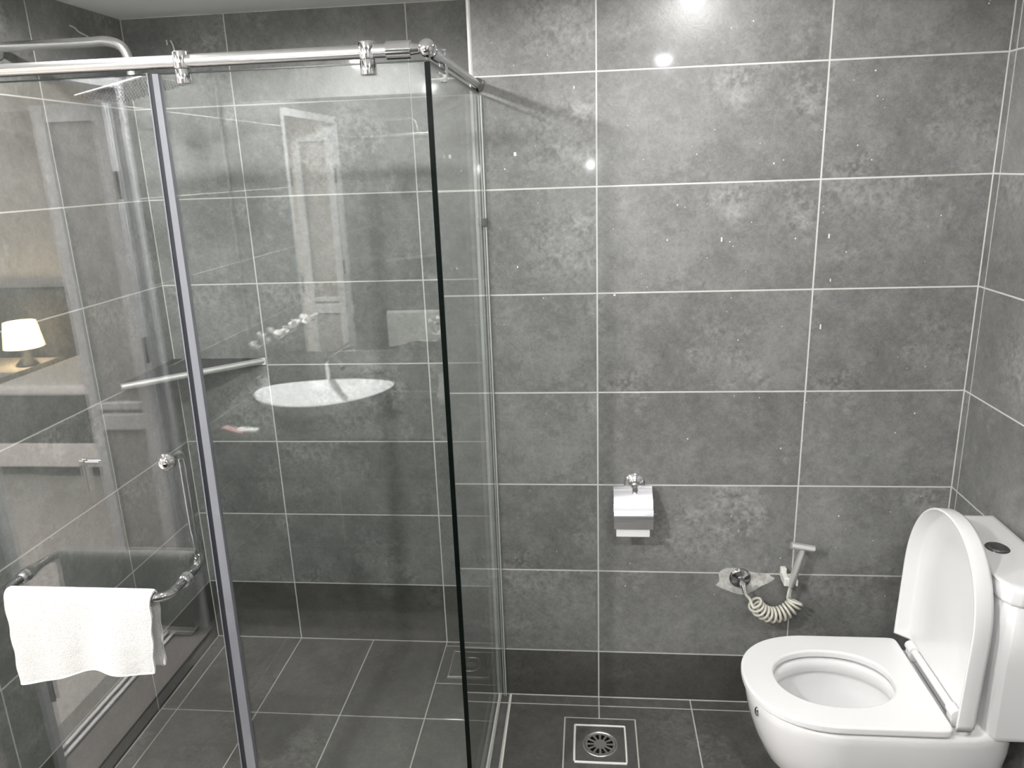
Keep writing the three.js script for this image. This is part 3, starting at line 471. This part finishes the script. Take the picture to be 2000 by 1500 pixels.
{ // bedroom beyond the door
  const x0 = -5.2, x1 = XL - 0.1, z0 = -0.6, z1 = 4.35, top = 2.32;
  struct('floor_bedroom', box(x0, x1, -0.2, 0.0, z0, z1 + 0.1), M.bedFloor);
  struct('ceiling_bedroom', box(x0 - 0.1, x1, top, top + 0.1, z0 - 0.1, z1 + 0.1), M.white);
  struct('wall_bedroom_far', box(x0 - 0.1, x1 + 0.1, -0.1, top, z1, z1 + 0.1), M.bedWall);
  struct('wall_bedroom_left', box(x0 - 0.1, x0, -0.1, top, z0, z1), M.bedWall);
  struct('wall_bedroom_near', box(x0 - 0.1, x1, -0.1, top, z0 - 0.1, z0), M.bedWall);
  struct('wall_bedroom_right', [box(x1, x1 + 0.1, -0.1, top + 0.1, ZF + 0.1, z1 + 0.1), box(x1 - 0.002, x1, CEIL - 0.01, top, z0, z1)], M.bedWall);
  struct('trim_6', box(x0, x1, top - 0.10, top, z1 - 0.05, z1), M.white);
  const bed = thing('bed', 'bed with white linen and a dark fabric headboard, reflected in the glass', 'bed', [-2.9, 0, 3.3]);
  part('headboard', rbox(-4.9, -1.9, 0.1, 1.02, z1 - 0.10, z1 - 0.01, 0.02), M.fabric, bed);
  part('base', rbox(-3.85, -1.95, 0.23, 0.53, 3.21, z1 - 0.12, 0.01), M.fabric, bed);
  part('plinth', rbox(-3.83, -1.97, 0.08, 0.23, 3.20, z1 - 0.14, 0.01), M.linen, bed);
  part('foot', box(-3.4, -2.0, 0.0, 0.08, 3.26, z1 - 0.2), M.metalDark, bed);
  part('mattress', rbox(-3.54, -1.93, 0.53, 0.60, 3.19, z1 - 0.12, 0.03), M.linen, bed);
  part('pillow', rbox(-3.48, -2.9, 0.60, 0.80, z1 - 0.45, z1 - 0.14, 0.08), M.linen, bed);
  const n = thing('nightstand', 'pale bedside cabinet under the lit table lamp, seen reflected', 'nightstand', [-4.0, 0, 4.05]);
  part('top', rbox(-4.45, -3.70, 0.48, 0.52, 3.80, z1 - 0.12, 0.006), M.wood, n); part('drawer', rbox(-4.42, -3.73, 0.12, 0.47, 3.82, z1 - 0.13, 0.006), M.fabric, n);
  part('leg', box(-4.3, -4.24, 0, 0.13, 3.86, 3.92), M.wood, n); part('leg', box(-3.80, -3.74, 0, 0.13, 3.86, 3.92), M.wood, n);
  const l = thing('table_lamp', 'lit bedside lamp with a cream tapered shade, seen reflected in the glass', 'lamp', [-3.94, 0.52, 4.0]);
  part('base', lathe([[0.0001, 0], [0.07, 0], [0.075, 0.01], [0.035, 0.05], [0.022, 0.12], [0.03, 0.12], [0.008, 0.14], [0.008, 0.2]], V(-3.94, 0.52, 4.0), V(0, 1, 0)), M.metalDark, l);
  part('shade', lathe([[0.125, 0.13], [0.098, 0.31], [0.096, 0.31], [0.123, 0.13]], V(-3.94, 0.52, 4.0), V(0, 1, 0)), plain([0.9, 0.85, 0.7], 0.9, { transmission: 0.5, emissive: new THREE.Color(1, 0.86, 0.6), emissiveIntensity: 6, side: THREE.DoubleSide }), l, 'glowing cream shade');
  const pl = new THREE.PointLight(new THREE.Color(1, 0.8, 0.55), BEDLAMP, 0, 2); pl.position.set(-3.94, 0.76, 4.0); pl.castShadow = true; pl.shadow.radius = 2; pl.name = 'lamp_bulb'; scene.add(pl);
    const cl = thing('ceiling_panel', 'square ceiling light panel in the bedroom beyond the door', 'ceiling light', [-3.0, top, 1.3]);
  part('diffuser', rbox(-3.4, -2.6, top - 0.03, top - 0.001, 0.9, 1.7, 0.005), plain([0.9, 0.9, 0.9], 0.5, { emissive: new THREE.Color(1, 0.93, 0.85), emissiveIntensity: 8 }), cl);
  const rl = new THREE.RectAreaLight(new THREE.Color(1, 0.955, 0.925), BEDROOM, 0.78, 0.78); rl.position.set(-3.0, top - 0.035, 1.3); rl.lookAt(-3.0, 0, 1.3); rl.name = 'bedroom_panel'; scene.add(rl);
}
{ // the phone that takes the picture, its torch on
  const p = thing('phone', 'black phone held behind the camera with its torch lit', 'phone', [-0.0231, 1.7388, 2.235]);
  part('body', rbox(-0.062, 0.10, 1.70, 1.776, 2.226, 2.234, 0.003), M.black, p);
  part('torch', lathe([[0.0001, 0.0], [0.004, 0.0], [0.004, 0.002]], V(-0.010, 1.7345, 2.2245), V(0, 0, 1), 16), plain([0.9, 0.9, 0.9], 0.5, { emissive: new THREE.Color(1, 1, 1), emissiveIntensity: 20 }), p);
  const l = new THREE.SpotLight(new THREE.Color(1, 1, 0.98), TORCH, 0, 1.2, 0.6, 2); l.position.set(-0.010, 1.7345, 2.222); l.target.position.set(-0.2, 1.3, 0); l.castShadow = true; l.shadow.radius = 0.4; l.name = 'torch'; scene.add(l, l.target);
}
renderer.render(scene, camera);
